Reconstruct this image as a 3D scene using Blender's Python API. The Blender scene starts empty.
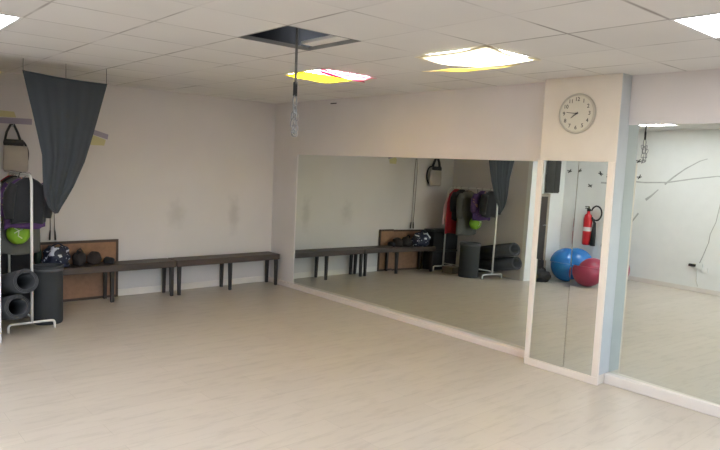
import bpy, bmesh, math, random
from mathutils import Vector, Matrix
random.seed(7)
PI = math.pi
S = bpy.context.scene
C = S.collection

# ------------------------------------------------------------------ helpers
class MB:
    """collects simple shapes; build() links them as ONE mesh object"""
    def __init__(s): s.v = []; s.f = []; s.sm = []
    def add(s, vs, fs, smooth=False, M=None):
        o = len(s.v)
        for p in vs:
            p = Vector(p)
            s.v.append((M @ p) if M else p)
        for f in fs:
            s.f.append([i + o for i in f]); s.sm.append(smooth)
        return s
    def box(s, a, b, M=None):
        x0, y0, z0 = [min(a[i], b[i]) for i in range(3)]
        x1, y1, z1 = [max(a[i], b[i]) for i in range(3)]
        vs = [(x0,y0,z0),(x1,y0,z0),(x1,y1,z0),(x0,y1,z0),(x0,y0,z1),(x1,y0,z1),(x1,y1,z1),(x0,y1,z1)]
        return s.add(vs, [(0,3,2,1),(4,5,6,7),(0,1,5,4),(1,2,6,5),(2,3,7,6),(3,0,4,7)], False, M)
    def rings(s, rings, cap0=True, cap1=True, smooth=True, close=True, M=None):
        n = len(rings[0]); vs = [p for r in rings for p in r]; fs = []
        for i in range(len(rings) - 1):
            for k in range(n if close else n - 1):
                k2 = (k + 1) % n
                fs.append((i*n+k, i*n+k2, (i+1)*n+k2, (i+1)*n+k))
        s.add(vs, fs, smooth, M)
        o = len(s.v) - len(vs)
        if cap0: s.f.append([o + k for k in range(n)][::-1]); s.sm.append(False)
        if cap1: s.f.append([o + (len(rings)-1)*n + k for k in range(n)]); s.sm.append(False)
        return s
    def tube(s, pts, r, n=10, r_end=None, caps=True):
        pts = [Vector(p) for p in pts]; m = len(pts); rg = []; prev = None
        for i, p in enumerate(pts):
            t = (pts[min(i+1, m-1)] - pts[max(i-1, 0)]).normalized()
            if prev is None:
                u = t.orthogonal().normalized()
            else:
                u = (prev - t * prev.dot(t)).normalized()
            prev = u; w = t.cross(u)
            rr = r[i] if isinstance(r, (list, tuple)) else (r if r_end is None else r + (r_end - r) * i / (m - 1))
            rg.append([p + (u*math.cos(2*PI*k/n) + w*math.sin(2*PI*k/n)) * rr for k in range(n)])
        return s.rings(rg, caps, caps)
    def lathe(s, prof, n=28, M=None, cap0=True, cap1=True):
        rg = [[(r*math.cos(2*PI*k/n), r*math.sin(2*PI*k/n), z) for k in range(n)] for r, z in prof]
        return s.rings(rg, cap0, cap1, True, True, M)
    def ball(s, c, r, sx=1, sy=1, sz=1, nu=20, nv=12, fn=None):
        rg = []
        for i in range(1, nv):
            a = PI * i / nv
            rg.append([(math.sin(a)*math.cos(2*PI*k/nu), math.sin(a)*math.sin(2*PI*k/nu), -math.cos(a)) for k in range(nu)])
        vs = [(0,0,-1)] + [p for q in rg for p in q] + [(0,0,1)]
        vs = [Vector(p) for p in vs]
        if fn: vs = [p * fn(p) for p in vs]
        vs = [Vector((c[0]+p.x*r*sx, c[1]+p.y*r*sy, c[2]+p.z*r*sz)) for p in vs]
        fs = []; L = len(vs) - 1
        for k in range(nu):
            k2 = (k+1) % nu
            fs.append((0, 1+k2, 1+k)); fs.append((L, L-nu+k, L-nu+k2))
            for i in range(nv-2):
                fs.append((1+i*nu+k, 1+i*nu+k2, 1+(i+1)*nu+k2, 1+(i+1)*nu+k))
        return s.add(vs, fs, True)
    def prism(s, poly, z0, z1, M=None):
        n = len(poly)
        vs = [(x,y,z0) for x,y in poly] + [(x,y,z1) for x,y in poly]
        fs = [tuple(range(n))[::-1], tuple(range(n, 2*n))] + [(k,(k+1)%n,n+(k+1)%n,n+k) for k in range(n)]
        return s.add(vs, fs, False, M)
    def build(s, name, mat, parent=None, loc=None, bevel=0, recalc=True, solid=0):
        me = bpy.data.meshes.new(name); o0 = Vector(loc) if loc is not None else Vector((0,0,0))
        me.from_pydata([tuple(p - o0) for p in s.v], [], s.f)
        for p, q in zip(me.polygons, s.sm): p.use_smooth = q
        if recalc:
            bm = bmesh.new(); bm.from_mesh(me); bmesh.ops.recalc_face_normals(bm, faces=bm.faces); bm.to_mesh(me); bm.free()
        me.materials.append(mat)
        o = bpy.data.objects.new(name, me); C.objects.link(o); o.location = o0
        if parent:
            o.parent = parent; o.location = o0 - parent.location if parent.parent is None else o0
            if parent.parent is not None: o.location = o0 - parent.location - parent.parent.location
        if bevel:
            m = o.modifiers.new('bevel', 'BEVEL'); m.width = bevel; m.segments = 2; m.limit_method = 'ANGLE'
        if solid:
            m = o.modifiers.new('solid', 'SOLIDIFY'); m.thickness = solid; m.offset = 0
        return o

def tag(o, label, cat, group=None, kind=None):
    o['label'] = label; o['category'] = cat
    if group: o['group'] = group
    if kind: o['kind'] = kind
    return o
def thing(name, label, cat, loc, group=None):
    o = bpy.data.objects.new(name, None); C.objects.link(o); o.location = loc
    o.empty_display_size = .1
    return tag(o, label, cat, group)
def struct(name, mb, mat, **k):
    o = mb.build(name, mat, **k); o['kind'] = 'structure'; return o

def lin(c):
    return tuple(((v/255)/12.92 if v/255 <= .04045 else ((v/255+.055)/1.055)**2.4) for v in c) + (1,)

def mat(name, rgb, rough=.6, metal=0, var=.12, scale=6, bump=0, bscale=40, spec=.5, sheen=0, stretch=(1,1,1)):
    m = bpy.data.materials.new(name); m.use_nodes = True; nt = m.node_tree; N = nt.nodes; L = nt.links
    b = N['Principled BSDF']; c = lin(rgb)
    tc = N.new('ShaderNodeTexCoord'); mp = N.new('ShaderNodeMapping'); mp.inputs['Scale'].default_value = stretch
    L.new(tc.outputs['Object'], mp.inputs['Vector'])
    nz = N.new('ShaderNodeTexNoise'); nz.inputs['Scale'].default_value = scale; nz.inputs['Detail'].default_value = 4
    L.new(mp.outputs[0], nz.inputs['Vector'])
    cr = N.new('ShaderNodeValToRGB')
    cr.color_ramp.elements[0].position = .3; cr.color_ramp.elements[1].position = .7
    cr.color_ramp.elements[0].color = tuple(v*(1-var) for v in c[:3]) + (1,)
    cr.color_ramp.elements[1].color = tuple(min(1, v*(1+var)) for v in c[:3]) + (1,)
    L.new(nz.outputs['Fac'], cr.inputs['Fac']); L.new(cr.outputs['Color'], b.inputs['Base Color'])
    b.inputs['Roughness'].default_value = rough; b.inputs['Metallic'].default_value = metal
    b.inputs['Specular IOR Level'].default_value = spec
    if sheen: b.inputs['Sheen Weight'].default_value = sheen
    if bump:
        n2 = N.new('ShaderNodeTexNoise'); n2.inputs['Scale'].default_value = bscale; n2.inputs['Detail'].default_value = 3
        L.new(mp.outputs[0], n2.inputs['Vector'])
        bp = N.new('ShaderNodeBump'); bp.inputs['Strength'].default_value = bump; bp.inputs['Distance'].default_value = .01
        L.new(n2.outputs['Fac'], bp.inputs['Height']); L.new(bp.outputs[0], b.inputs['Normal'])
    return m

def spots_mat(name, base, spot, scale=14, thr=.62, rough=.6):
    """cloth with a printed blotch pattern"""
    m = mat(name, base, rough); nt = m.node_tree; N = nt.nodes; L = nt.links; b = N['Principled BSDF']
    src = b.inputs['Base Color'].links[0].from_socket
    tc = N.new('ShaderNodeTexCoord'); nz = N.new('ShaderNodeTexNoise'); nz.inputs['Scale'].default_value = scale
    nz.inputs['Detail'].default_value = 1; nz.inputs['Distortion'].default_value = 1.2
    L.new(tc.outputs['Object'], nz.inputs['Vector'])
    cr = N.new('ShaderNodeValToRGB'); cr.color_ramp.elements[0].position = thr; cr.color_ramp.elements[1].position = thr+.03
    L.new(nz.outputs['Fac'], cr.inputs['Fac'])
    mx = N.new('ShaderNodeMixRGB'); L.new(cr.outputs['Color'], mx.inputs['Fac']); L.new(src, mx.inputs['Color1'])
    mx.inputs['Color2'].default_value = lin(spot); L.new(mx.outputs[0], b.inputs['Base Color'])
    return m

# ------------------------------------------------------------------ room numbers (metres; corner of back and mirror wall = origin)
H = 2.607
T = .6
gx = lambda j: -1.107 - (6 - j) * T
gy = lambda i: -1.542 - (6 - i) * T
XL = -5.5                                   # left wall
XW, YF = -7.6, -10.6                        # wide front part of the hall
YJ = -5.9                                   # left wall ends here

# ------------------------------------------------------------------ materials
def wall_mat(name, rgb, smudges=()):
    m = mat(name, rgb, .85, var=.03, scale=1.6, bump=.06, bscale=90, spec=.25)
    nt = m.node_tree; N = nt.nodes; L = nt.links; b = N['Principled BSDF']
    geo = N.new('ShaderNodeNewGeometry')
    for (c, rx, rz, amt) in smudges:        # grey rub marks left on the plaster
        src = b.inputs['Base Color'].links[0].from_socket
        sub = N.new('ShaderNodeVectorMath'); sub.operation = 'SUBTRACT'; sub.inputs[1].default_value = c
        L.new(geo.outputs['Position'], sub.inputs[0])
        sc = N.new('ShaderNodeVectorMath'); sc.operation = 'MULTIPLY'; sc.inputs[1].default_value = (1/rx, 0, 1/rz)
        L.new(sub.outputs[0], sc.inputs[0])
        ln = N.new('ShaderNodeVectorMath'); ln.operation = 'LENGTH'; L.new(sc.outputs[0], ln.inputs[0])
        nz = N.new('ShaderNodeTexNoise'); nz.inputs['Scale'].default_value = 9; L.new(geo.outputs['Position'], nz.inputs['Vector'])
        ad = N.new('ShaderNodeMath'); ad.operation = 'MULTIPLY_ADD'; ad.inputs[1].default_value = 1.0
        L.new(nz.outputs['Fac'], ad.inputs[0]); L.new(ln.outputs['Value'], ad.inputs[2])
        mr = N.new('ShaderNodeMapRange'); mr.inputs['From Min'].default_value = .55; mr.inputs['From Max'].default_value = 1.5
        mr.inputs['To Min'].default_value = amt; mr.inputs['To Max'].default_value = 0
        mr.interpolation_type = 'SMOOTHSTEP'
        L.new(ad.outputs[0], mr.inputs['Value'])
        mx = N.new('ShaderNodeMixRGB'); L.new(mr.outputs[0], mx.inputs['Fac']); L.new(src, mx.inputs['Color1'])
        mx.inputs['Color2'].default_value = lin((120,112,106)); L.new(mx.outputs[0], b.inputs['Base Color'])
    return m
M_wall = wall_mat('wall_paint', (217,211,209))
M_back = wall_mat('wall_paint_back', (216,210,208), [((-1.5,0,1.02),.17,.27,.2), ((-.64,0,1.0),.13,.36,.25)])
M_white = mat('white_paint', (233,234,233), .5, var=.02)
M_trim = mat('white_trim', (226,219,212), .45, var=.03)
M_dark = mat('dark_void', (44,44,46), .9)

def ceiling_mat():
    m = mat('ceiling_tiles', (228,225,221), .9, var=.025, scale=1.2, bump=.05, bscale=120, spec=.2)
    nt = m.node_tree; N = nt.nodes; L = nt.links; b = N['Principled BSDF']
    src = b.inputs['Base Color'].links[0].from_socket
    geo = N.new('ShaderNodeNewGeometry'); sp = N.new('ShaderNodeSeparateXYZ'); L.new(geo.outputs['Position'], sp.inputs[0])
    def math_(op, a, bb=None):
        n = N.new('ShaderNodeMath'); n.operation = op
        for k, q in enumerate((a, bb)):
            if q is None: continue
            if isinstance(q, (int, float)): n.inputs[k].default_value = q
            else: L.new(q, n.inputs[k])
        return n.outputs[0]
    ds = []; cells = []
    for ax, o in (('X', gx(6)), ('Y', gy(6))):
        u = math_('DIVIDE', math_('SUBTRACT', sp.outputs[ax], o), T)
        cells.append(math_('FLOOR', u))
        fr = math_('SUBTRACT', u, math_('FLOOR', u))
        ds.append(math_('MINIMUM', fr, math_('SUBTRACT', 1, fr)))
    d = math_('MINIMUM', ds[0], ds[1])
    # each tile its own tint
    cv = N.new('ShaderNodeCombineXYZ'); L.new(cells[0], cv.inputs[0]); L.new(cells[1], cv.inputs[1])
    wn = N.new('ShaderNodeTexWhiteNoise'); wn.noise_dimensions = '2D'; L.new(cv.outputs[0], wn.inputs['Vector'])
    tv = N.new('ShaderNodeMapRange'); tv.inputs['To Min'].default_value = .95; tv.inputs['To Max'].default_value = 1.0
    L.new(wn.outputs['Value'], tv.inputs['Value'])
    mul = N.new('ShaderNodeMixRGB'); mul.blend_type = 'MULTIPLY'; mul.inputs['Fac'].default_value = 1
    L.new(src, mul.inputs['Color1']); L.new(tv.outputs[0], mul.inputs['Color2'])
    nz = N.new('ShaderNodeTexNoise'); nz.inputs['Scale'].default_value = 2.3; L.new(geo.outputs['Position'], nz.inputs['Vector'])
    th = math_('MULTIPLY', nz.outputs['Fac'], .034)
    ln = N.new('ShaderNodeMapRange'); L.new(d, ln.inputs['Value']); ln.inputs['From Min'].default_value = .004
    L.new(math_('ADD', th, .004), ln.inputs['From Max']); ln.inputs['To Min'].default_value = 1; ln.inputs['To Max'].default_value = 0
    n3 = N.new('ShaderNodeTexNoise'); n3.inputs['Scale'].default_value = 1.7; n3.inputs['Detail'].default_value = 3; L.new(geo.outputs['Position'], n3.inputs['Vector'])
    fa = N.new('ShaderNodeMapRange'); fa.inputs['From Min'].default_value = .38; fa.inputs['From Max'].default_value = .66; fa.inputs['To Min'].default_value = .12; L.new(n3.outputs['Fac'], fa.inputs['Value'])
    mx = N.new('ShaderNodeMixRGB'); L.new(math_('MULTIPLY', ln.outputs[0], fa.outputs[0]), mx.inputs['Fac']); L.new(mul.outputs[0], mx.inputs['Color1'])
    mx.inputs['Color2'].default_value = lin((158,152,146)); L.new(mx.outputs[0], b.inputs['Base Color'])
    return m
M_ceil = ceiling_mat()

def floor_mat():
    m = bpy.data.materials.new('pale_laminate'); m.use_nodes = True; nt = m.node_tree; N = nt.nodes; L = nt.links
    b = N['Principled BSDF']; geo = N.new('ShaderNodeNewGeometry')
    br = N.new('ShaderNodeTexBrick'); br.inputs['Scale'].default_value = 1; br.inputs['Brick Width'].default_value = 1.25
    br.inputs['Row Height'].default_value = .19; br.inputs['Mortar Size'].default_value = .0016; br.inputs['Mortar Smooth'].default_value = .3
    br.inputs['Color1'].default_value = lin((191,182,170)); br.inputs['Color2'].default_value = lin((186,177,165)); br.inputs['Mortar'].default_value = lin((170,161,149))
    br.offset = .37; L.new(geo.outputs['Position'], br.inputs['Vector'])
    mp = N.new('ShaderNodeMapping'); mp.inputs['Scale'].default_value = (2.3, 9, 1); L.new(geo.outputs['Position'], mp.inputs['Vector'])
    nz = N.new('ShaderNodeTexNoise'); nz.inputs['Scale'].default_value = 1.6; nz.inputs['Detail'].default_value = 5; nz.inputs['Roughness'].default_value = .6
    L.new(mp.outputs[0], nz.inputs['Vector'])
    cr = N.new('ShaderNodeValToRGB'); cr.color_ramp.elements[0].position = .34; cr.color_ramp.elements[1].position = .5
    cr.color_ramp.elements[0].color = (.80,.79,.78,1); cr.color_ramp.elements[1].color = (1,1,1,1)
    L.new(nz.outputs['Fac'], cr.inputs['Fac'])
    mul = N.new('ShaderNodeMixRGB'); mul.blend_type = 'MULTIPLY'; mul.inputs['Fac'].default_value = .5
    L.new(br.outputs['Color'], mul.inputs['Color1']); L.new(cr.outputs['Color'], mul.inputs['Color2'])
    L.new(mul.outputs[0], b.inputs['Base Color'])
    b.inputs['Roughness'].default_value = .33; b.inputs['Specular IOR Level'].default_value = .45
    bp = N.new('ShaderNodeBump'); bp.inputs['Strength'].default_value = .04; bp.inputs['Distance'].default_value = .005
    L.new(nz.outputs['Fac'], bp.inputs['Height']); L.new(bp.outputs[0], b.inputs['Normal'])
    return m
M_floor = floor_mat()

def mirror_mat():
    m = bpy.data.materials.new('mirror_glass'); m.use_nodes = True; b = m.node_tree.nodes['Principled BSDF']
    N = m.node_tree.nodes; L = m.node_tree.links
    nz = N.new('ShaderNodeTexNoise'); nz.inputs['Scale'].default_value = 1.1
    tc = N.new('ShaderNodeTexCoord'); L.new(tc.outputs['Object'], nz.inputs['Vector'])
    cr = N.new('ShaderNodeValToRGB'); cr.color_ramp.elements[0].color = (.76,.80,.75,1); cr.color_ramp.elements[1].color = (.79,.825,.77,1)
    L.new(nz.outputs['Fac'], cr.inputs['Fac']); L.new(cr.outputs[0], b.inputs['Base Color'])
    b.inputs['Metallic'].default_value = 1; b.inputs['Roughness'].default_value = 0
    return m
M_mirror = mirror_mat()
M_edge = mat('mirror_edge', (70,82,76), .3)

def emit(name, rgb, s):
    m = bpy.data.materials.new(name); m.use_nodes = True; N = m.node_tree.nodes; L = m.node_tree.links
    b = N['Principled BSDF']; b.inputs['Base Color'].default_value = (.8,.8,.8,1)
    nz = N.new('ShaderNodeTexNoise'); nz.inputs['Scale'].default_value = 3
    tc = N.new('ShaderNodeTexCoord'); L.new(tc.outputs['Object'], nz.inputs['Vector'])
    cr = N.new('ShaderNodeValToRGB'); c = lin(rgb)
    cr.color_ramp.elements[0].color = tuple(v*.97 for v in c[:3]) + (1,); cr.color_ramp.elements[1].color = c
    L.new(nz.outputs['Fac'], cr.inputs['Fac']); L.new(cr.outputs[0], b.inputs['Emission Color'])
    b.inputs['Emission Strength'].default_value = s
    return m
M_lamp = emit('lamp_diffuser', (244,246,252), 27)
M_lamp_dim = emit('lamp_diffuser_dim', (244,246,252), 21)

def film(name, rgb, trans=.8):
    m = bpy.data.materials.new(name); m.use_nodes = True; nt = m.node_tree; N = nt.nodes; L = nt.links
    N.remove(N['Principled BSDF']); out = N['Material Output']
    t = N.new('ShaderNodeBsdfTranslucent'); d = N.new('ShaderNodeBsdfDiffuse'); mx = N.new('ShaderNodeMixShader')
    nz = N.new('ShaderNodeTexNoise'); nz.inputs['Scale'].default_value = 8
    tc = N.new('ShaderNodeTexCoord'); L.new(tc.outputs['Object'], nz.inputs['Vector'])
    cr = N.new('ShaderNodeValToRGB'); c = lin(rgb)
    cr.color_ramp.elements[0].color = tuple(v*.9 for v in c[:3]) + (1,); cr.color_ramp.elements[1].color = c
    L.new(nz.outputs['Fac'], cr.inputs['Fac'])
    L.new(cr.outputs[0], t.inputs['Color']); L.new(cr.outputs[0], d.inputs['Color'])
    mx.inputs['Fac'].default_value = trans; L.new(d.outputs[0], mx.inputs[1]); L.new(t.outputs[0], mx.inputs[2]); L.new(mx.outputs[0], out.inputs['Surface'])
    return m
M_film_y = film('yellow_film', (247,232,96)); M_film_p = film('pink_film', (250,196,208)); M_film_m = film('magenta_film', (228,84,136))
M_film_w = film('white_film', (250,244,225), .85); M_film_o = film('amber_film', (248,232,160))

# ------------------------------------------------------------------ structure
struct('floor', MB().box((XW-.1, YF-.1, -.08), (.3, .1, 0)), M_floor)

# ceiling: one slab of tile cells, with openings for the lamps and for the missing tile
LAMPS = [(i, j) for i in (3, 0, -3, -6) for j in (0, 5)]
HOLE = (1, 3)
def ceiling():
    mb = MB()
    xs = sorted(set([XW-.1, .3] + [gx(j) for j in range(-4, 8)])); ys = sorted(set([YF-.1, .1] + [gy(i) for i in range(-9, 9)]))
    xs = [x for x in xs if XW-.1 <= x <= .3]; ys = [y for y in ys if YF-.1 <= y <= .1]
    for x0, x1 in zip(xs, xs[1:]):
        for y0, y1 in zip(ys, ys[1:]):
            j = round((x0 - gx(0)) / T); i = round((y0 - gy(0)) / T)
            if abs(x1-x0-T) < .01 and abs(y1-y0-T) < .01 and ((i, j) in LAMPS or (i, j) == HOLE): continue
            mb.box((x0, y0, H), (x1, y1, H+.022))
    return mb
struct('ceiling', ceiling(), M_ceil)
hx0, hx1, hy0, hy1 = gx(HOLE[1]), gx(HOLE[1]+1), gy(HOLE[0]), gy(HOLE[0]+1)
M_plenum = mat('plenum', (58,60,64), .9)
pl_ = MB()
for a, b in (((hx0-.9,hy0-.9,H+.62),(hx1+.9,hy1+.9,H+.66)), ((hx0-.94,hy0-.9,H+.023),(hx0-.9,hy1+.9,H+.62)), ((hx1+.9,hy0-.9,H+.023),(hx1+.94,hy1+.9,H+.62)),
             ((hx0-.9,hy0-.94,H+.023),(hx1+.9,hy0-.9,H+.62)), ((hx0-.9,hy1+.9,H+.023),(hx1+.9,hy1+.94,H+.62))):
    pl_.box(a, b)
struct('ceiling_void', pl_, M_plenum)
struct('ceiling_hole_edge', MB().box((hx0-.004,hy1-.004,H-.002),(hx1+.004,hy1+.004,H+.024)).box((hx1-.004,hy0,H-.002),(hx1+.004,hy1,H+.024))
       .box((hx0-.004,hy0,H-.002),(hx0+.004,hy1,H+.024)).box((hx0,hy0-.004,H-.002),(hx1,hy0+.004,H+.024)), mat('tile_edge', (136,135,133), .8))
o = MB().box((-.297,-.297,0),(.297,.297,.02), Matrix.Translation((-2.12, -4.295, H+.0255)) @ Matrix.Rotation(-.03,4,'Z')).build('ceiling_tile', mat('loose_tile',(236,233,228),.9,var=.03), loc=(-2.12,-4.295,H+.0255))
tag(o, 'white ceiling tile pushed aside over the open ceiling hole', 'ceiling tile')

struct('wall_back', MB().box((XL-.1, 0, 0), (.3, .12, H)), M_back)
# side wall beside the clothes rack, and the white wall end that faces the camera
struct('wall_recess', MB().box((XL+.001, -1.39, 0), (-3.885, -.001, H)), M_wall)
struct('wall_pillar', MB().box((XL+.001, -1.46, 0), (-3.862, -1.3905, H)), M_white)
lw = MB().box((XL-.12, YJ, 0), (XL, 0, H)); struct('wall_left', lw, M_white)
struct('wall_jog', MB().box((XW, YJ, 0), (XL-.121, YJ+.12, H)), M_white)
struct('wall_side', MB().box((XW-.12, YF, 0), (XW, YJ+.12, H)), M_wall)
# mirror wall: plaster at x = 0 with shallow recesses that hold the mirrors
YC0, YC1 = -4.59, -5.31                      # column
Z1, Z3 = 1.882, 2.2                          # mirror tops
Y3 = -6.75
rw = MB().box((.11, YF, 0), (.25, 0, H))
rw.box((0, -.585, 0), (.11, 0, H)).box((0, -5.0, Z1), (.11, -.585, H)).box((0, -5.0, 0), (.11, YC0-.02, Z1)).box((0,-5.0,0),(.11,-.585,.06))
rw.box((0, Y3, Z3), (.11, -5.0, H)).box((0, Y3, 0), (.11, -5.0, .08)).box((0, YF, 0), (.11, Y3, H))
struct('wall_right', rw, M_wall)
cb = MB().box((-.155, YC1, 0), (.109, YC0, H))
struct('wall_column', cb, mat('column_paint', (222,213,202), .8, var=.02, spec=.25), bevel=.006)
struct('side_tint_panel', MB().box((-.150, YC1-.004, .088), (.06, YC1-.0005, Z3-.001)).box((-.150, YC1-.004, Z3-.0009), (-.0005, YC1-.0005, H-.001)), mat('side_daylight_tint', (192,197,200), .5, var=.02))  # added panel on the column side; bluish daylight put into its colour
# window in the front wall (behind the camera): daylight
wx0, wx1, wz0, wz1 = -5.6, -1.6, .85, 2.25
fw = MB().box((XW, YF-.15, 0), (wx0, YF, H)).box((wx1, YF-.15, 0), (.25, YF, H)).box((wx0, YF-.15, 0), (wx1, YF, wz0)).box((wx0, YF-.15, wz1), (wx1, YF, H))
struct('wall_front', fw, M_wall)
wf = MB()
for k in range(4):
    x = wx0 + (wx1-wx0)*k/3; wf.box((x-.03, YF-.11, wz0), (x+.03, YF-.05, wz1))
wf.box((wx0, YF-.11, wz0), (wx1, YF-.05, wz0+.05)).box((wx0, YF-.11, wz1-.05), (wx1, YF-.05, wz1))
win = struct('window_1', wf, M_white)
def pane_mat():
    m = bpy.data.materials.new('window_glass'); m.use_nodes = True; N = m.node_tree.nodes; L = m.node_tree.links
    N.remove(N['Principled BSDF']); t = N.new('ShaderNodeBsdfTransparent'); g = N.new('ShaderNodeBsdfGlossy'); x = N.new('ShaderNodeMixShader')
    g.inputs['Roughness'].default_value = .02; x.inputs['Fac'].default_value = .08
    L.new(t.outputs[0], x.inputs[1]); L.new(g.outputs[0], x.inputs[2]); L.new(x.outputs[0], N['Material Output'].inputs['Surface']); return m
pn = MB().box((wx0+.02, YF-.083, wz0+.02), (wx1-.02, YF-.077, wz1-.02)).build('window_pane', pane_mat(), win)

# skirtings
struct('baseboard_back', MB().box((-3.884, -.014, 0), (-.001, -.0005, .085)), M_trim, bevel=.004)
struct('baseboard_right', MB().box((-.045, YC0+.001, 0), (-.0005, -.015, .064)), mat('baseboard_paint', (224,212,205), .4, var=.03), bevel=.006)
struct('baseboard_mirror', MB().box((-.06, Y3, 0), (-.0005, YC1-.001, .086)), M_trim, bevel=.006)
struct('baseboard_left', MB().box((XL+.0005, YJ, 0), (XL+.014, -1.462, .07)), M_trim)
# white frame of the column mirror
tr = MB(); fx = -.1785; y0, y1 = YC0+.005, YC1-.004
tr.box((fx, y1, 0), (-.1555, y0, .068)).box((fx, y0-.05, .0681), (-.1555, y0, 1.888)).box((fx, y1, .0681), (-.1555, y1+.058, 1.888))
struct('trim_1', tr, mat('frame_paint', (232,221,210), .45, var=.02), bevel=.004)

# ------------------------------------------------------------------ mirrors (each hangs a degree or so out of true)
def mirror_plate(cx, cy, cz, w, h, yaw, tilt):
    n = Vector((-math.cos(yaw)*math.cos(tilt), math.sin(yaw)*math.cos(tilt), math.sin(tilt)))
    ex = -n; ey = Vector((0,0,1)).cross(ex).normalized(); ez = ex.cross(ey)
    M = Matrix((ex, ey, ez)).transposed().to_4x4(); M.translation = (cx, cy, cz)
    return MB().box((0, -w/2, -h/2), (.004, w/2, h/2), M)
def wall_mirror(label, cx, ya, yb, za, zb, yaw, tilt):
    c = (cx, (ya+yb)/2, (za+zb)/2)
    mb = mirror_plate(*c, abs(ya-yb), zb-za, yaw, tilt)
    return tag(mb.build('wall_mirror', M_mirror, loc=c), label, 'mirror', 'frameless mirrors along the right wall')
wall_mirror('frameless wall mirror nearest the back corner, reflecting the bench', .040, -.588, -2.530, .061, Z1-.001, -.024, .009)
# the middle sheet is slightly bowed along its length
mb = MB(); ya, yb, za, zb, tl = -2.536, -4.60, .061, Z1-.001, .0105; zc = (za+zb)/2; x = .046; fr = []; bk = []; nn = 24
for k in range(nn+1):
    y = ya + (yb-ya)*k/nn
    if k: x += math.tan(-.021 + (-2.6-(y-(yb-ya)/nn/2))*.0255) * (yb-ya)/nn
    for z in (za, zb): fr.append((x + tl*(z-zc), y, z)); bk.append((x + tl*(z-zc) + .004, y, z))
n2 = len(fr); fs = [(2*k, 2*k+2, 2*k+3, 2*k+1) for k in range(nn)]
mb.add(fr, fs, True); mb.add(bk, [f[::-1] for f in fs])
tag(mb.build('wall_mirror', M_mirror, loc=(.04,(ya+yb)/2,zc), recalc=False), 'frameless wall mirror between the corner mirror and the clock column', 'mirror', 'frameless mirrors along the right wall')
wall_mirror('large frameless mirror right of the clock column, reflecting the white wall', -.021, YC1-.005, Y3+.002, .087, Z3-.001, .038, .002)
st = thing('column_mirror', 'narrow white-framed mirror on the column under the clock', 'mirror', (-.16, -4.945, 0))
ym0, ym1 = y0-.052, y1+.06; yj = -4.985; zj = .99
for (a, b, za, zb, yw, tl) in ((ym0, yj+.001, zj+.001, 1.886, .012, .0085), (yj-.001, ym1, zj+.001, 1.886, .025, .007),
                               (ym0, yj+.001, .07, zj-.001, .013, .0100), (yj-.001, ym1, .07, zj-.001, .017, .0060)):
    c = (-.168, (a+b)/2, (za+zb)/2)
    mirror_plate(*c, abs(a-b), zb-za, yw, tl).build('mirror_tile', M_mirror, st, loc=c)

# ------------------------------------------------------------------ ceiling lights
M_lf = mat('lamp_frame', (226,224,220), .4, var=.02)
def lamp(i, j, label, m=None):
    x, y = gx(j), gy(i)
    t = thing('ceiling_light', label, 'ceiling light', (x+T/2, y+T/2, H), 'square ceiling light panels')
    f = MB(); e = .02
    for a, b in (((x,y,H-.004),(x+T,y+e,H+.05)), ((x,y+T-e,H-.004),(x+T,y+T,H+.05)), ((x,y+e,H-.004),(x+e,y+T-e,H+.05)), ((x+T-e,y+e,H-.004),(x+T,y+T-e,H+.05))):
        f.box(a, b)
    f.build('frame', M_lf, t)
    MB().box((x+e, y+e, H+.004), (x+T-e, y+T-e, H+.012)).build('diffuser', m or M_lamp, t)
    return t
lampA = lamp(3, 0, 'bare square light panel at the left edge, above the rack side')
lampB = lamp(3, 5, 'ceiling light panel covered with yellow and pink film behind the hanging chain', M_lamp_dim)
lampC = lamp(0, 5, 'glaring ceiling light with a sagging white and yellow cover before the clock column')
lampD = lamp(-3, 5, 'bare square light panel in the right upper corner above the mirror')
for i, j in ((0, 0), (-3, 0), (-6, 0), (-6, 5)):
    lamp(i, j, {(0,0):'bare square light panel out of frame, second along the left row', (-3,0):'bare square light panel out of frame over the camera',
                (-6,0):'bare square light panel out of frame behind the camera, left row', (-6,5):'bare square light panel out of frame behind the camera, right row'}[(i, j)])
def sheet(name, m, parent, c4, sag, n=12, ripple=.006, seed=0):
    """thin film slung between four corners"""
    rnd = random.Random(seed); a, b, c, d = [Vector(p) for p in c4]; mb = MB(); vs = []; fs = []
    for i in range(n+1):
        for k in range(n+1):
            u, v = i/n, k/n
            p = a*(1-u)*(1-v) + b*u*(1-v) + c*u*v + d*(1-u)*v
            p.z -= sag*math.sin(PI*u)*(.35+.65*math.sin(PI*v)) + ripple*math.sin(9*u+seed)*math.sin(7*v+2*seed)
            vs.append(p)
    for i in range(n):
        for k in range(n):
            q = i*(n+1)+k; fs.append((q, q+1, q+n+2, q+n+1))
    mb.add(vs, fs, True)
    return mb.build(name, m, parent, solid=.0015)
# light B: yellow film over most of it, pink film on the far right part
x, y = gx(5), gy(3); z = H-.012
sheet('cover_film', M_film_y, lampB, ((x-.01,y+.20,z),(x+.60,y+.14,z),(x+.61,y+.62,z),(x-.0,y+.60,z)), .04, seed=1)['label'] = 'yellow film'
sheet('cover_film', M_film_p, lampB, ((x-.02,y-.02,z),(x+.62,y-.03,z),(x+.66,y+.16,z),(x+.06,y+.20,z)), .03, seed=2)['label'] = 'pink film'
sheet('cover_film', M_film_m, lampB, ((x-.02,y+.01,z-.014),(x+.05,y+.07,z-.018),(x+.62,y+.145,z-.022),(x+.64,y+.17,z-.02)), .016, seed=3)['label'] = 'magenta strip of film'
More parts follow.
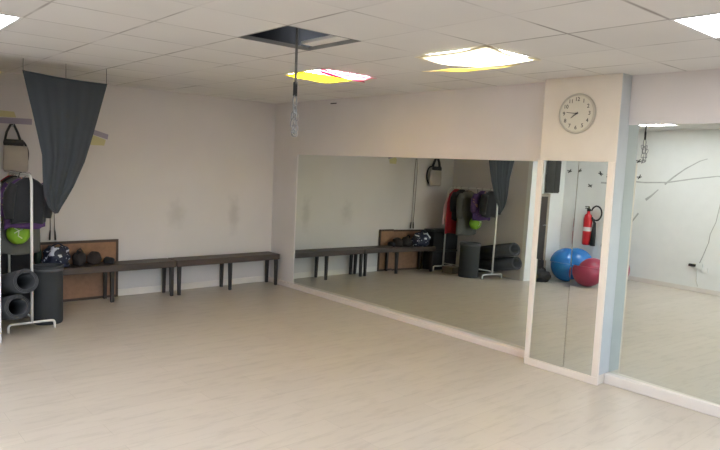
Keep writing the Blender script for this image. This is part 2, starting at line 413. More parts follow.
# light C: white film with yellow film along two edges, one corner slipped down
x, y = gx(5), gy(0)
sheet('cover_film', M_film_w, lampC, ((x-.02,y-.02,z),(x+.62,y-.02,z),(x+.60,y+.54,z-.01),(x-.06,y+.62,z-.02)), .04, seed=4)['label'] = 'white film'
sheet('cover_film', M_film_o, lampC, ((x+.03,y+.62,z-.105),(x+.50,y+.645,z-.03),(x+.64,y+.18,z-.016),(x+.40,y+.45,z-.05)), .02, seed=5)['label'] = 'yellow film edge'

# ------------------------------------------------------------------ chain hanging through the hole
cx, cy = -2.49, -4.05
M_steel = mat('steel', (150,152,156), .28, metal=1, var=.1, scale=30); M_black = mat('black_web', (38,37,38), .8)
M_rope = mat('grey_cord', (110,107,104), .7)
ch = thing('hanging_chain', 'steel chain and carabiners on a cord hanging from the open ceiling hole', 'chain', (cx, cy, 1.95))
MB().tube([(cx,cy,H+.62),(cx,cy,2.5),(cx+.002,cy,2.335)], .0095, 8).build('cord', M_rope, ch)
MB().box((cx-.016,cy-.006,2.245),(cx+.016,cy+.006,2.345)).build('strap', M_black, ch, bevel=.003)
def link_ring(mb, c, a, b, r, rot, tw=0):
    pts = []
    for k in range(17):
        t = 2*PI*k/16; p = Vector((a*math.cos(t), 0, b*math.sin(t))); p.rotate(Matrix.Rotation(tw,3,'Y')); p.rotate(Matrix.Rotation(rot,3,'Z')); pts.append(Vector(c)+p)
    mb.tube(pts, r, 6, caps=False)
cb_ = MB(); link_ring(cb_, (cx,cy,2.205), .021, .048, .0055, .3); link_ring(cb_, (cx+.004,cy,2.12), .017, .045, .005, 1.5, .1); cb_.build('carabiner', M_steel, ch)
for s, ph in ((-1, 0), (1, .8)):
    cm = MB()
    for k in range(4):
        zz = 2.15 - .048*k; link_ring(cm, (cx + s*.026*math.sin(PI*(k+.7)/4.4)+.006*math.sin(5*k+ph), cy+.02*math.cos(ph+k*.3)*s, zz), .014, .031, .0038, ph + k*PI/2, .3*s)
    cm.build('chain', M_steel, ch)
rr = MB(); link_ring(rr, (cx-.004,cy,1.985), .024, .02, .004, .4); link_ring(rr, (cx+.012,cy+.01,1.972), .02, .016, .004, -.6); rr.build('ring', M_steel, ch)

# ------------------------------------------------------------------ clock
kz, ky, kx = 2.292, -4.935, -.1555
ck = thing('wall_clock', 'round grey-rimmed wall clock high on the column', 'clock', (kx, ky, kz))
MC = Matrix.Translation((kx, ky, kz)) @ Matrix.Rotation(-PI/2, 4, 'Y') @ Matrix.Rotation(-PI/2, 4, 'Z')   # local x -> right seen from the room, y -> up
MC = Matrix(((0,0,-1,kx),(-1,0,0,ky),(0,1,0,kz),(0,0,0,1)))
MB().lathe([(.170,.0),(.172,.010),(.171,.022),(.165,.028),(.155,.027),(.152,.02)], 48, MC, cap1=False).build('rim', mat('clock_rim', (186,180,168), .35, var=.04), ck)
MB().lathe([(.1535,.008),(.1535,.02)], 48, MC).build('dial', mat('clock_dial', (208,203,190), .5, var=.02), ck)
M_ink = mat('clock_ink', (74,72,70), .5)
def text_mesh(txt, size, M):
    cu = bpy.data.curves.new('t', 'FONT'); cu.body = txt; cu.size = size; cu.align_x = 'CENTER'; cu.align_y = 'CENTER'; cu.extrude = .0006; cu.offset = .0006
    o = bpy.data.objects.new('t', cu); C.objects.link(o); bpy.context.view_layer.update()
    dg = bpy.context.evaluated_depsgraph_get(); me = bpy.data.meshes.new_from_object(o.evaluated_get(dg)); me.transform(M)
    bpy.data.objects.remove(o); return me
for h in range(1, 13):
    a = PI/2 - h*PI/6; me = text_mesh(str(h), .046, MC @ Matrix.Translation((.120*math.cos(a), .120*math.sin(a), .0212)))
    me.transform(Matrix.Translation((-kx,-ky,-kz))); me.materials.append(M_ink)
    o = bpy.data.objects.new('numeral', me); C.objects.link(o); o.parent = ck
def hand(name, ang, L, w, zz):
    a = math.radians(ang); R_ = MC @ Matrix.Rotation(PI/2 - a, 4, 'Z')
    MB().prism([(-.018,-w),(L*.9,-w*.7),(L,0),(L*.9,w*.7),(-.018,w)], zz, zz+.002, R_).build(name, M_ink, ck)
hand('hour_hand', 234, .066, .0042, .0225); hand('minute_hand', 277, .10, .0036, .0255)
MB().lathe([(.008,.02),(.008,.029),(.004,.031)], 16, MC).build('pivot', M_ink, ck)

# small dark vent slit on the plaster above the corner mirror
o = MB().box((-.006, -1.42, 2.545), (-.0005, -1.30, 2.557)).build('wall_bracket', M_black, loc=(-.003,-1.36,2.55)); tag(o, 'small dark metal slip on the wall high above the corner mirror', 'bracket')

# ------------------------------------------------------------------ benches
M_seat = mat('bench_wood', (72,60,54), .5, var=.2, scale=5, stretch=(1,8,8)); M_leg = mat('bench_leg', (48,42,42), .45, var=.15)
def bench(x0, x1, legs, label):
    ya, yb = -.335, -.04
    t = thing('bench', label, 'bench', ((x0+x1)/2, (ya+yb)/2, 0), 'dark benches along the back wall')
    MB().box((x0, ya, .372), (x1, yb, .452)).build('seat', M_seat, t, bevel=.008)
    for lx in legs:
        for yy, sp in ((ya+.035, -.006), (yb-.03, .004)):
            rg = []
            for z_, w, dy in ((0, .017, sp), (.3715, .022, 0)):
                rg.append([(lx-w, yy-w+dy, z_), (lx+w, yy-w+dy, z_), (lx+w, yy+w+dy, z_), (lx-w, yy+w+dy, z_)])
            MB().rings(rg, smooth=False).build('leg', M_leg, t)
    return t
bench(-1.628, -.062, (-.105, -.845, -1.585), 'dark brown wooden bench under the wall smudges, ending at the mirror wall')
bench(-3.235, -1.64, (-1.685, -2.44, -3.19), 'dark brown wooden bench before the framed brown board, bags on its left end')

# ------------------------------------------------------------------ brown board leaning behind the bench
bd = thing('pin_board', 'dark-framed brown board standing against the wall behind the left bench', 'board', (-2.85, -.026, 0))
bx0, bx1, bz0, bz1 = -3.29, -2.268, .0005, .725
MB().box((bx0+.03, -.030, bz0+.03), (bx1-.03, -.016, bz1-.03)).build('panel', mat('cork', (150,114,90), .8, var=.1, scale=20), bd)
f = MB()
for a, b in (((bx0,-.034,bz0),(bx1,-.0145,bz0+.03)), ((bx0,-.034,bz1-.03),(bx1,-.0145,bz1)), ((bx0,-.034,bz0+.03),(bx0+.03,-.0145,bz1-.03)), ((bx1-.03,-.034,bz0+.03),(bx1,-.0145,bz1-.03))): f.box(a, b)
f.build('frame', mat('board_frame', (70,52,42), .5), bd)

# ------------------------------------------------------------------ garment rack
M_rack = mat('rack_white', (232,230,226), .35, var=.02)
RX = -3.53; RY0, RY1 = -1.16, -.235; RZ = 1.53
rk = thing('garment_rack', 'white tubular garment rack loaded with clothes beside the left wall', 'garment rack', (RX, (RY0+RY1)/2, 0))
for ry in (RY0, RY1):
    pts = [(RX-.21,ry,0),(RX-.21,ry,.05)] + [(RX-.21+.03*(1-math.cos(a)),ry,.05+.03*math.sin(a)) for a in (.5,1,PI/2)] + \
          [(RX+.21-.03*(1-math.cos(a)),ry,.05+.03*math.sin(a)) for a in (PI/2,1,.5)] + [(RX+.21,ry,.05),(RX+.21,ry,0)]
    MB().tube(pts, .012, 10).build('foot', M_rack, rk)
s = 1
pts = [(RX,RY0,.08),(RX,RY0,RZ-.09)] + [(RX,RY0+.09*(1-math.cos(a)),RZ-.09+.09*math.sin(a)) for a in (.4,.8,1.2,PI/2)] + \
      [(RX,RY1-.09*(1-math.cos(a)),RZ-.09+.09*math.sin(a)) for a in (PI/2,1.2,.8,.4)] + [(RX,RY1,RZ-.09),(RX,RY1,.08)]
MB().tube(pts, .013, 12).build('rail', M_rack, rk)
MB().tube([(RX,RY0,.13),(RX,RY1,.13)], .009, 8).build('crossbar', M_rack, rk)

M_hook = mat('hanger_wire', (150,148,145), .4, metal=1)
def garment(name, label, cat, y, m, prof, k=7, amp=.05, seed=0, sleeves=None, cx=RX, hook=True):
    """cloth on a hanger, hanging across the rail; prof = (z, half width, half depth, x shift)"""
    t = thing(name, label, cat, (cx, y, prof[-1][0]), 'clothes on the garment rack')
    n = 40; rg = []; z0 = prof[0][0]; z1 = prof[-1][0]
    fine = []
    for (a, b) in zip(prof, prof[1:]):
        for q in range(4):
            u = q/4; fine.append([a[i]*(1-u)+b[i]*u for i in range(4)])
    fine.append(prof[-1])
    for (z_, hw, hd, sx) in fine:
        g = (z0-z_)/(z0-z1); ring = []
        for q in range(n):
            th = 2*PI*q/n; cs, sn = math.cos(th), math.sin(th)
            w = 1 + amp*g*math.sin(k*th+seed)
            ring.append((cx+sx+hw*math.copysign(abs(cs)**.8, cs)*w, y+hd*math.copysign(abs(sn)**.7, sn)*(1+3*amp*g*math.sin(k*th+seed)), z_+.012*g*math.sin(3*th+seed)))
        rg.append(ring)
    MB().rings(rg).build('garment', m, t)
    if sleeves:
        for sgn in (-1, 1):
            pts = [(cx+sgn*sleeves[0]*.75, y, z0-.07), (cx+sgn*sleeves[0], y-.01, z0-.16), (cx+sgn*sleeves[0]*1.08, y-.015, z0-.30), (cx+sgn*sleeves[0]*1.02, y-.01, z0-sleeves[1])]
            MB().tube(pts, [.045,.056,.05,.04], 14).build('sleeve', m, t)
    if hook:
        MB().tube([(cx,y,z0-.02),(cx,y,RZ-.03),(cx+.02,y,RZ-.012),(cx+.026,y,RZ+.008),(cx+.012,y,RZ+.022),(cx-.008,y,RZ+.0185)], .003, 6).build('hanger_hook', M_hook, t)
    return t
M_bk = mat('black_fleece', (31,32,36), .85, var=.15, bump=.2, sheen=.2)
M_bk2 = mat('black_cloth', (38,37,40), .8, var=.15, bump=.2)
M_pur = spots_mat('purple_print', (88,56,112), (196,150,110), 16, .66, .7)
M_gry = mat('grey_cloth', (96,96,92), .85, var=.12, bump=.2)
M_red = mat('red_cloth', (170,36,52), .75, var=.12, bump=.2)
M_pnk = mat('pink_cloth', (222,190,194), .8, var=.08, bump=.2)
def P(z0, z1, sh, w, d, dx=0): return [(z0,.035,.025,0),(z0-.03,sh*.55,d*.7,0),(z0-.09,sh,d,0),(z0-.25,w,d,dx*.5),(z1+.1,w*1.02,d*1.05,dx),(z1,w,d,dx)]
garment('jacket', 'black jacket at the near end of the garment rack', 'jacket', -1.035, M_bk, P(1.505,1.06,.155,.155,.055), 6, .05, 1, sleeves=(.165,.40))
garment('patterned_top', 'purple patterned top hanging just behind the black jacket', 'top', -.885, M_pur, P(1.50,.99,.165,.185,.035), 7, .06, 2, sleeves=(.178,.38))
garment('coat', 'long grey coat in the middle of the garment rack', 'coat', -.625, M_gry, P(1.49,.70,.17,.20,.05), 8, .05, 3, sleeves=(.18,.5))
garment('black_shirt', 'black shirt on the rack between grey coat and red dress', 'shirt', -.495, M_bk2, P(1.50,.95,.16,.17,.035), 7, .05, 7, sleeves=(.172,.4))
garment('dress', 'bright red dress on the garment rack beside the pink shirt', 'dress', -.40, M_red, P(1.50,.70,.15,.19,.03), 8, .05, 4)
garment('shirt', 'pale pink shirt hanging behind the red dress', 'shirt', -.34, M_pnk, P(1.42,.86,.14,.19,.018), 7, .05, 5)
# lime drawstring bag hung under the jacket
M_lime = mat('lime_cloth', (132,178,44), .6, var=.12, bump=.15)
lb = thing('drawstring_bag', 'lime green drawstring bag hanging below the black jacket', 'bag', (-3.55, -.77, .80))
MB().ball((-3.555,-.77,.93), .115, .98, .55, 1.0, 22, 14, lambda p: 1+.05*math.sin(5*math.atan2(p.y,p.x))-.12*max(0,p.z)).build('bag', M_lime, lb)
def K(*q): return [(x_+.03, y_+.284, z_+.005) for x_, y_, z_ in q]
kn = MB().tube(K((-3.64,-1.122,.985),(-3.60,-1.122,.955),(-3.565,-1.120,.97)), .006, 6).tube(K((-3.60,-1.122,.955),(-3.605,-1.122,.90),(-3.57,-1.122,.875)), .006, 6)
kn.tube(K((-3.60,-1.122,.955),(-3.64,-1.118,.93)), .006, 6)
kn.build('drawstring', mat('white_string', (214,224,190), .7), lb)
MB().tube([(-3.555,-.77,1.03),(-3.555,-.77,1.2),(-3.552,-.77,1.5),(RX-.016,-.77,RZ+.008),(RX,-.77,RZ+.017),(RX+.016,-.77,RZ+.006)], .004, 6).build('cord', M_bk2, lb)

# ------------------------------------------------------------------ rolled mats, propped on the rack foot
M_mat = mat('foam_mat', (62,63,66), .85, var=.12, bump=.15, bscale=120)
def mat_roll(label, a, b, r0, r1, turns):
    a, b = Vector(a), Vector(b); ax = (b-a).normalized(); u = Vector((0,0,1)).cross(ax).normalized(); w = ax.cross(u)
    th = (r1-r0)/turns*.82; n = int(turns*36); rg = []
    for k in range(n+1):
        t = k/36*2*PI + 2; r = r0 + (r1-r0)*k/n; d = u*math.cos(t) + w*math.sin(t)
        rg.append([a+d*(r-th/2), a+d*(r+th/2), b+d*(r+th/2), b+d*(r-th/2)])
    o = MB().rings(rg).build('rolled_mat', M_mat, loc=a)
    return tag(o, label, 'rolled mat', 'rolled exercise mats beside the rack')
ro = mat_roll('upper of the two dark rolled exercise mats propped on the rack', (-3.645,-1.43,.548), (-3.715,-.66,.365), .078, .114, 3)
ro = mat_roll('lower of the two dark rolled exercise mats propped on the rack', (-3.715,-1.43,.31), (-3.745,-.66,.13), .078, .114, 3)
# two dark crates against the back wall behind the rack
for k, lab in enumerate(('lower dark storage crate on the floor behind the garment rack', 'upper dark storage crate stacked behind the garment rack')):
    zb = .0005 + .372*k
    cr_ = thing('storage_crate', lab, 'crate', (-3.585,-.11,zb), 'dark crates stacked behind the rack')
    MB().box((-3.86,-.205,zb),(-3.315,-.02,zb+.33)).build('body', M_bk2, cr_, bevel=.012); MB().box((-3.87,-.21,zb+.3305),(-3.305,-.0155,zb+.371)).build('lid', mat('crate_lid',(58,58,60),.5), cr_, bevel=.006)
# tall dark bin
bn = thing('floor_bin', 'tall dark grey cylindrical bin on the floor before the rack', 'bin', (-3.315,-.905,0))
M_bin = mat('bin_felt', (58,60,62), .8, var=.1, bump=.15, bscale=100)
MB().lathe([(.136,.0005),(.142,.02),(.143,.57),(.148,.575),(.148,.60),(.140,.602),(.134,.58),(.132,.06)], 40, Matrix.Translation((-3.315,-.905,0)), cap1=True).build('body', M_bin, bn)
MB().lathe([(.1475,.548),(.1505,.552),(.1505,.572),(.1475,.576)], 40, Matrix.Translation((-3.315,-.905,0)), cap0=False, cap1=False).build('rim_band', mat('bin_band',(78,80,82),.7), bn)

# ------------------------------------------------------------------ things on and around the left bench
def lump(name, label, cat, c, r, s3, m, seed, group=None, strap=None, k=1):
    rnd = random.Random(seed); ph = [rnd.uniform(0,6) for _ in range(6)]
    fn = lambda p: 1 + k*(.10*math.sin(4*p.x+ph[0]+3*p.z) + .09*math.sin(5*p.y+ph[1]-4*p.x) + .06*math.sin(9*p.z+ph[2]+6*p.x) + .04*math.sin(14*p.x+ph[3]+9*p.y))
    mb = MB().ball((0,0,0), r, *s3, 32, 20, fn); zmin = -r*s3[2]*.72
    mb.v = [Vector((p.x, p.y, max(p.z, zmin))) for p in mb.v]
    mb.v = [p + Vector((c[0], c[1], c[2]-zmin)) for p in mb.v]
    if strap is None:
        return tag(mb.build(name, m, loc=c), label, cat, group)
    t = thing(name, label, cat, c, group); mb.build('body', m, t); 
    zt = c[2]-zmin + r*s3[2]*.8; w = r*s3[0]
    MB().tube([(c[0]-w*.5,c[1]-.02,zt-.06),(c[0]-w*.4,c[1]-.03,zt+.03),(c[0]-.0,c[1]-.03,zt+.06),(c[0]+w*.4,c[1]-.03,zt+.02),(c[0]+w*.55,c[1]-.02,zt-.07)], .009, 8).build('strap', strap, t)
    return t
M_navy = spots_mat('navy_print', (36,42,66), (206,210,222), 13, .60, .6)
lump('print_bag', 'navy bag with white splash print on the left end of the bench', 'bag', (-3.03,-.21,.4525), .155, (1.0,.70,.95), M_navy, 3, strap=mat('navy_strap',(32,36,54),.7))
lump('sports_bag', 'small dark bag on the bench beside the navy printed bag, nearer it', 'bag', (-2.775,-.16,.4525), .11, (.68,.8,.85), mat('brown_black',(52,44,42),.8,bump=.2), 5, strap=M_bk2, k=.55)
lump('cap', 'crumpled dark brown cap on the bench farther from the navy bag', 'cap', (-2.60,-.15,.4525), .11, (.72,.8,.8), mat('dark_brown_cloth',(58,46,42),.85,bump=.2), 6, k=.55)
lump('dark_cloth', 'flat dark folded cloth on the bench right of the brown cap', 'cloth', (-2.435,-.17,.4525), .085, (.78,.9,.55), M_bk2, 8, k=.55)
lump('green_bag', 'dark green bag on the bench end left of the navy printed bag', 'bag', (-3.215,-.12,.4525), .12, (.3,.55,1.3), mat('dark_green_cloth',(38,58,46),.8,bump=.2), 9, strap=M_bk2)
# boxes and shoes below the rack
bxs = thing('shoe_box', 'greyish cardboard box on the floor under the garment rack', 'box', (-3.395,-.52,0))
MB().box((-3.49,-.62,.0005),(-3.30,-.42,.115)).build('body', mat('box_card',(118,110,98),.8), bxs); MB().box((-3.495,-.625,.1155),(-3.295,-.415,.119)).build('lid', mat('box_lid',(136,128,114),.8), bxs)

# ------------------------------------------------------------------ dark cloth hung from the ceiling
def drape():
    # (z, left x, right x)
    rows = [(2.499,-3.655,None)]
    prof = [(0,-3.657,-2.891,2.50,2.462),(.28,-3.566,-2.986,2.10,2.09),(.42,-3.525,-3.045,1.91,1.87),(.55,-3.488,-3.10,1.73,1.68),
            (.72,-3.48,-3.20,1.47,1.44),(.84,-3.465,-3.265,1.33,1.32),(.93,-3.43,-3.315,1.24,1.235),(1,-3.375,-3.345,1.175,1.178)]
    nu, nv = 64, 60; vs = []; fs = []
    for i in range(nv+1):
        v = i/nv
        for q in range(len(prof)-1):
            if prof[q][0] <= v <= prof[q+1][0]: break
        a, b = prof[q], prof[q+1]; w = (v-a[0])/(b[0]-a[0]); w = w
        xl, xr, zl, zr = [a[m]*(1-w)+b[m]*w for m in range(1,5)]
        amp = .003 + .018*v*(1-.65*max(0,(v-.8)/.2))
        for k in range(nu+1):
            u = k/nu
            fold = math.sin(u*2*PI*3.2+.6)*.7 + .3*math.sin(u*2*PI*7.1+2)
            y = -1.38 + .02*v + amp*fold*min(1, 6*u+.25)*min(1, 6*(1-u)+.25)
            sag = .012*math.sin(PI*u)*(1-v)*(1 if v < .3 else 0)
            vs.append((xl+(xr-xl)*u, y, zl+(zr-zl)*u - sag))
    for i in range(nv):
        for k in range(nu):
            q = i*(nu+1)+k; fs.append((q, q+1, q+nu+2, q+nu+1))
    return MB().add(vs, fs, True)
dr = thing('hanging_cloth', 'dark blue-grey cloth hung from the ceiling, gathered to a point', 'cloth', (-3.3,-1.38,1.17))
drape().build('cloth', mat('slate_cloth', (52,57,62), .85, var=.08, scale=3, bump=.06, bscale=200), dr, solid=.006)
for px, pz in ((-3.65,2.495),(-3.28,2.472),(-2.9,2.46)):
    MB().tube([(px,-1.38,H-.0005),(px,-1.38,pz)], .003, 6).build('hanging_cord', M_rope, dr)

# ------------------------------------------------------------------ back wall: tote, ring, skipping rope, painted stripes
tb = thing('tote_bag', 'pale canvas tote with dark handles hanging on the back wall', 'bag', (-3.42,-.04,1.53))
def tote():
    rg = []
    for z_, hw, hd in ((1.53,.115,.022),(1.56,.125,.034),(1.70,.125,.03),(1.815,.118,.016)):
        rg.append([(-3.42+hw*math.copysign(abs(math.cos(t))**.6,math.cos(t)), -.064+hd*math.copysign(abs(math.sin(t))**.8,math.sin(t)), z_) for t in [2*PI*k/28 for k in range(28)]])
    return MB().rings(rg)
tote().build('body', mat('canvas',(186,176,164),.85,var=.08,bump=.15), tb)
MB().rings([[(-3.44+w*math.copysign(abs(math.cos(t))**.6,math.cos(t)), -.064+.021*math.sin(t), z_) for t in [2*PI*k/24 for k in range(24)]] for z_, w in ((1.816,.10),(1.85,.105),(1.885,.095))]).build('top_band', mat('tote_band',(58,56,56),.7), tb)
for yy in (-.055,-.032):
    MB().tube([(-3.52,yy,1.88),(-3.505,yy,1.96),(-3.465,yy,2.045),(-3.435,yy,2.05),(-3.395,yy,1.96),(-3.37,yy,1.88)], .010, 8).build('handle', mat('tote_handle',(52,50,50),.7), tb)
MB().tube([(-3.448,-.0005,2.03),(-3.448,-.092,2.03),(-3.448,-.098,2.052)], .005, 8).build('wall_hook', M_steel, tb)
hp = MB(); pts = [(-3.37+.085*math.sin(t), -.0125, 1.72+.16*math.cos(t)) for t in [PI*k/14-.1 for k in range(15)]]
hp.tube(pts, .011, 10); tag(hp.build('rubber_band_loop', M_bk2, loc=(-3.3,-.0125,1.72)), 'curved black rubber tube hanging behind the canvas tote', 'exercise band')
sr = thing('skipping_rope', 'skipping rope hanging on the back wall above the brown board', 'skipping rope', (-3.03,-.02,.76))
ropt = [(-3.052,-.02,.84),(-3.06,-.02,1.2),(-3.062,-.02,1.8),(-3.04,-.022,2.0),(-3.02,-.022,2.0),(-3.012,-.02,1.8),(-3.012,-.02,1.2),(-3.008,-.02,.84)]
MB().tube(ropt, .0035, 6).build('rope', mat('rope_grey',(120,110,96),.7), sr)
for hx_, sg in ((-3.052,-1),(-3.006,1)): MB().tube([(hx_,-.02,.86),(hx_+.004*sg,-.02,.82),(hx_+.008*sg,-.02,.745)], [.006,.009,.010], 10).build('handle', mat('rope_handle',(50,42,38),.5), sr)
MB().tube([(-3.03,-.0005,1.99),(-3.03,-.03,1.99),(-3.03,-.034,2.0)], .004, 8).build('nail', M_steel, sr)

M_stripe = mat('stripe_purple', (156,148,166), .8, var=.05); M_yel = mat('stripe_yellow', (202,194,146), .8, var=.06)
def decal(name, pts, m, label, cat, y=-.0025):
    n = len(pts); mb = MB().add([(p[0],y,p[1]) for p in pts]+[(p[0],-.0004,p[1]) for p in pts],
        [tuple(range(n)), tuple(range(n,2*n))[::-1]]+[(k,(k+1)%n,n+(k+1)%n,n+k) for k in range(n)])
    c = (sum(p[0] for p in pts)/n, -.001, sum(p[1] for p in pts)/n)
    return tag(mb.build(name, m, loc=c), label, cat)
decal('wall_stripe', [(-3.80,2.05),(-3.24,2.06),(-3.24,2.125),(-3.80,2.115)], M_stripe, 'pale purple band on the wall left of the hanging cloth', 'wall band')
decal('wall_patch', [(-3.80,2.12),(-3.40,2.128),(-3.42,2.19),(-3.80,2.20)], M_yel, 'faint yellow patch above the purple band left of the cloth', 'wall patch')
decal('wall_stripe', [(-2.575,1.995),(-2.40,1.945),(-2.39,2.005),(-2.585,2.06)], M_stripe, 'short sloping purple band on the wall right of the hanging cloth', 'wall band')
decal('wall_patch', [(-2.60,1.87),(-2.44,1.87),(-2.42,1.94),(-2.575,1.99),(-2.61,1.95)], M_yel, 'yellow patch under the sloping purple band right of the cloth', 'wall patch')

# ------------------------------------------------------------------ left wall (seen in the mirrors)
fe = thing('fire_extinguisher', 'red fire extinguisher with black horn on the left wall, seen in the column mirror', 'fire extinguisher', (XL+.1,-1.82,.62))
ey_, ez = -1.85, .62; Mx = Matrix.Translation((XL+.095, ey_, ez))
MB().lathe([(.05,0),(.072,.015),(.075,.05),(.075,.46),(.06,.53),(.03,.56),(.026,.60)], 28, Mx).build('cylinder', mat('extinguisher_red',(190,24,36),.35,var=.05), fe)
MB().lathe([(.0765,.25),(.0765,.32)], 28, Mx, False, False).build('label_band', mat('label_white',(214,206,204),.5), fe)
vl = MB().box((XL+.07,ey_-.025,ez+.60),(XL+.12,ey_+.025,ez+.645)).build('valve', M_black, fe, bevel=.004)
MB().box((XL+.08,ey_-.012,ez+.6455),(XL+.2,ey_+.012,ez+.66)).box((XL+.09,ey_-.012,ez+.675),(XL+.2,ey_+.012,ez+.688)).box((XL+.085,ey_-.012,ez+.66),(XL+.10,ey_+.012,ez+.675)).build('lever', M_black, vl, bevel=.003)
hz = MB(); hpts = []
for k in range(23):
    a_ = 2.75 - k/22*5.2; hpts.append((XL+.10, ey_-.155-.10*math.cos(a_)*-1*-1, ez+.575+.125*math.sin(a_)))
hpts = [(XL+.095, ey_-.026, ez+.62)] + hpts
ho = hz.tube(hpts, .014, 10).build('hose', M_black, fe)
e_ = hpts[-1]
MB().tube([e_, (XL+.10,ey_-.135,ez+.40),(XL+.10,ey_-.13,ez+.2),(XL+.10,ey_-.125,ez+.0)], [.015,.024,.04,.048], 14).build('horn', M_black, ho)
MB().box((XL+.0005,ey_-.03,ez+.40),(XL+.03,ey_+.03,ez+.5)).build('wall_bracket', M_black, fe)

def gym_ball(label, c, r, m):
    mb = MB(); prof = []
    for k in range(41):
        a = PI*k/40; rr = r*(1+.004*(1 if k % 3 == 0 else 0)); prof.append((max(.002, rr*math.sin(a)), -rr*math.cos(a)))
    M = Matrix.Translation((c[0],c[1],r*1.004+.0005)) @ Matrix.Rotation(.5,4,'X') @ Matrix.Rotation(.3,4,'Y')
    mb.lathe(prof, 48, M)
    t = tag(mb.build('exercise_ball', m, loc=(c[0],c[1],r)), label, 'exercise ball', 'exercise balls by the left wall')
    return t
gym_ball('large glossy blue exercise ball by the left wall, seen in the column mirror', (-5.15,-1.85), .285, mat('ball_blue',(36,116,192),.25,var=.04))
gym_ball('maroon exercise ball in front of the blue one, seen in the column mirror', (-4.76,-2.42), .245, mat('ball_maroon',(150,52,76),.35,var=.04))

# loudspeaker on the wall and dark door in the recess left of the pillar
sy = -1.4605
sp_ = thing('loudspeaker', 'dark grey box loudspeaker high on the white end wall, seen in the column mirror', 'loudspeaker', (-4.95,sy-.11,1.5))
MB().box((-5.03,sy-.20,1.52),(-4.86,sy-.03,2.10)).build('cabinet', mat('speaker_grey',(74,74,72),.6), sp_, bevel=.01)
MB().box((-5.02,sy-.212,1.54),(-4.87,sy-.2005,2.08)).build('grille', mat('speaker_grille',(58,58,56),.8,bump=.3,bscale=200), sp_)
MB().box((-4.99,sy-.03,1.7),(-4.90,sy,1.84)).build('bracket', M_black, sp_)
d1 = struct('door_1', MB().box((-4.97,sy-.03,0),(-4.30,sy-.0005,1.45)), mat('door_dark',(66,62,58),.5), bevel=.004)
struct('trim_2', MB().box((-5.03,sy-.035,0),(-4.971,sy-.0005,1.50)).box((-4.97,sy-.035,1.451),(-4.26,sy-.0005,1.50)).box((-4.299,sy-.035,0),(-4.26,sy-.0005,1.45)), mat('door_trim',(168,158,142),.6))
MB().tube([(-4.92,sy-.03,.95),(-4.92,sy-.075,.95),(-4.82,sy-.075,.95)], .009, 8).build('door_handle', M_steel, d1)
lump('duffel_bag', 'dark duffel bag on the floor by the low door, seen in the column mirror', 'bag', (-4.66,-1.66,.0005), .15, (1.2,.9,.8), M_bk2, 12, strap=M_black)

# socket, plug and cable low on the left wall
so = thing('wall_socket', 'white wall socket with a black plug low on the left wall', 'socket', (XL,-3.42,.42))
MB().box((XL+.0005,-3.50,.38),(XL+.014,-3.36,.47)).box((XL+.0005,-3.585,.33),(XL+.014,-3.50,.41)).build('plate', M_white, so, bevel=.003)
MB().box((XL+.0145,-3.40,.405),(XL+.06,-3.30,.445)).build('plug', M_black, so, bevel=.004)
MB().tube([(XL+.006,-3.45,.47),(XL+.006,-3.50,.62),(XL+.006,-3.56,.82),(XL+.006,-3.57,.95),(XL+.006,-3.64,1.15),(XL+.006,-3.68,1.45)], .0055, 6).build('cable', mat('cable_grey',(176,178,172),.6), so)
MB().tube([(XL+.008,-3.42,.38),(XL+.008,-3.42,.18),(XL+.016,-3.46,.09)], .004, 6).build('cable', mat('cable_pale',(200,200,192),.6), so)

# grey branch mural and butterflies
M_br = mat('branch_grey', (180,183,179), .8, var=.12, scale=9)
def stroke(mb, pts, w0, w1):
    n = len(pts); L_ = []; R_ = []
    for k, p in enumerate(pts):
        q0, q1 = pts[max(0,k-1)], pts[min(n-1,k+1)]; d = Vector((q1[0]-q0[0], q1[1]-q0[1])).normalized(); w = (w0+(w1-w0)*k/(n-1))/2
        L_.append((p[0]-d.y*w, p[1]+d.x*w)); R_.append((p[0]+d.y*w, p[1]-d.x*w))
    po = L_ + R_[::-1]; m = len(po); xs = (XL+.0026, XL+.0004)
    vs = [(xs[0],a,b) for a,b in po] + [(xs[1],a,b) for a,b in po]
    fs = [(k,k+1,m-2-k,m-1-k) for k in range(n-1)] + [(k,(k+1)%m,m+(k+1)%m,m+k) for k in range(m)]
    mb.add(vs, fs)
bm_ = MB()
stroke(bm_, [(-1.98,1.733),(-2.1,1.73),(-2.4,1.715),(-2.8,1.735),(-3.2,1.81),(-3.6,1.87),(-4.2,1.86)], .03, .012)
stroke(bm_, [(-2.76,1.70),(-2.9,1.83),(-3.08,1.97),(-3.30,2.10),(-3.42,2.14)], .03, .008)
stroke(bm_, [(-2.45,1.42),(-2.55,1.50),(-2.66,1.61)], .045, .015)
stroke(bm_, [(-2.08,.62),(-2.14,.80),(-2.22,1.0),(-2.34,1.18)], .012, .03)
tag(bm_.build('branch_mural', M_br, loc=(XL,-2.9,1.7)), 'grey painted branch strokes on the white left wall, seen in the right mirror', 'mural')
M_bf = mat('butterfly_dark', (70,72,70), .7)
bf_shape = [(0,-.03),(.012,-.01),(.05,-.028),(.055,.0),(.02,.006),(.06,.035),(.05,.055),(.01,.03),(0,.035),(-.01,.03),(-.05,.055),(-.06,.035),(-.02,.006),(-.055,.0),(-.05,-.028),(-.012,-.01)]
def bf_mesh(sc):
    n = len(bf_shape); mb = MB()
    vs = [(.003+.25*abs(a)*sc, a*sc, b*sc) for a,b in bf_shape] + [(.0004+.25*abs(a)*sc, a*sc, b*sc) for a,b in bf_shape]
    fs = [tuple(range(n)), tuple(range(n,2*n))[::-1]] + [(k,(k+1)%n,n+(k+1)%n,n+k) for k in range(n)]
    return mb.add(vs, fs)
bf0 = None
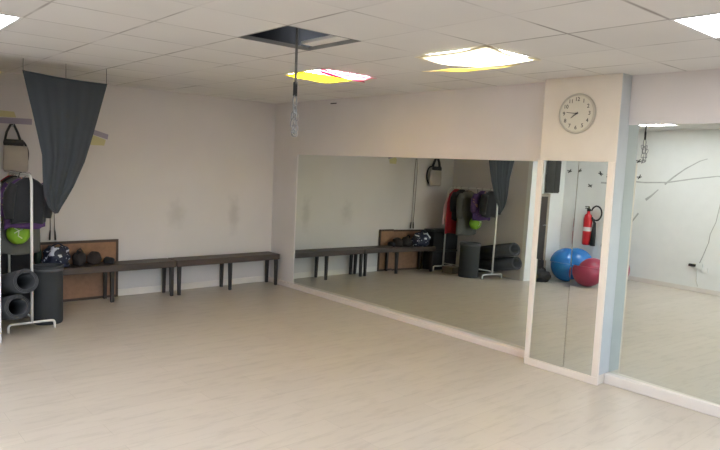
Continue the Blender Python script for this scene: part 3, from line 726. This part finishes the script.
for (y_, z_, rot, lab) in ((-2.09,2.17,.4,'small dark butterfly highest of those beside the wall branches'), (-2.27,2.07,-.3,'small dark butterfly just behind the reflected chain tip'),
        (-2.12,1.84,.2,'small dark butterfly close above the start of the long branch'), (-2.15,1.64,.9,'small dark butterfly close below the start of the long branch'),
        (-2.31,1.80,-.6,'small dark butterfly over the long branch, nearer the socket'), (-1.96,1.88,.7,'small dark butterfly above the extinguisher hose'),
        (-1.78,1.66,.1,'small dark butterfly above the fire extinguisher valve'), (-1.55,1.92,-.4,'small dark butterfly nearest the wall loudspeaker')):
    if bf0 is None:
        o = bf0 = bf_mesh(.72).build('butterfly_decoration', M_bf)
    else:
        o = bf0.copy(); C.objects.link(o)
    o.location = (XL, y_, z_); o.rotation_euler = (rot, 0, 0); tag(o, lab, 'butterfly decoration', 'paper butterflies on the left wall')

# ------------------------------------------------------------------ light, world, camera
w = bpy.data.worlds.new('sky'); S.world = w; w.use_nodes = True; N = w.node_tree.nodes; L = w.node_tree.links
bg = N['Background']; sk = N.new('ShaderNodeTexSky'); sk.sky_type = 'NISHITA'; sk.sun_disc = False; sk.sun_elevation = math.radians(40); sk.sun_rotation = math.radians(0)
L.new(sk.outputs[0], bg.inputs['Color']); bg.inputs['Strength'].default_value = 1.3
pa = bpy.data.lights.new('window_portal', 'AREA'); pa.shape = 'RECTANGLE'; pa.size = wx1-wx0; pa.size_y = wz1-wz0; pa.cycles.is_portal = True
po = bpy.data.objects.new('window_portal', pa); C.objects.link(po); po.location = ((wx0+wx1)/2, YF-.16, (wz0+wz1)/2); po.rotation_euler = (PI/2, 0, 0)

cd = bpy.data.cameras.new('camera'); co = bpy.data.objects.new('camera', cd); C.objects.link(co); S.camera = co
cd.sensor_fit = 'HORIZONTAL'; cd.sensor_width = 36; cd.lens = 635.76/720*36; cd.clip_start = .05
yaw, pit, rol = .7188, -.0928, .0444
fwd = Vector((math.sin(yaw)*math.cos(pit), math.cos(yaw)*math.cos(pit), math.sin(pit))); rt = Vector((math.cos(yaw), -math.sin(yaw), 0)); up = rt.cross(fwd)
r2 = rt*math.cos(rol) + up*math.sin(rol); u2 = -rt*math.sin(rol) + up*math.cos(rol)
M = Matrix((r2, u2, -fwd)).transposed().to_4x4(); M.translation = (-5.1781, -7.899, 1.7641); co.matrix_world = M

S.view_settings.view_transform = 'Standard'; S.view_settings.look = 'None'; S.view_settings.gamma = 1; S.view_settings.use_curve_mapping = False
S.view_settings.exposure = .30
S.cycles.max_bounces = 10; S.cycles.diffuse_bounces = 5; S.cycles.glossy_bounces = 5; S.cycles.transmission_bounces = 4; S.cycles.sample_clamp_indirect = 6
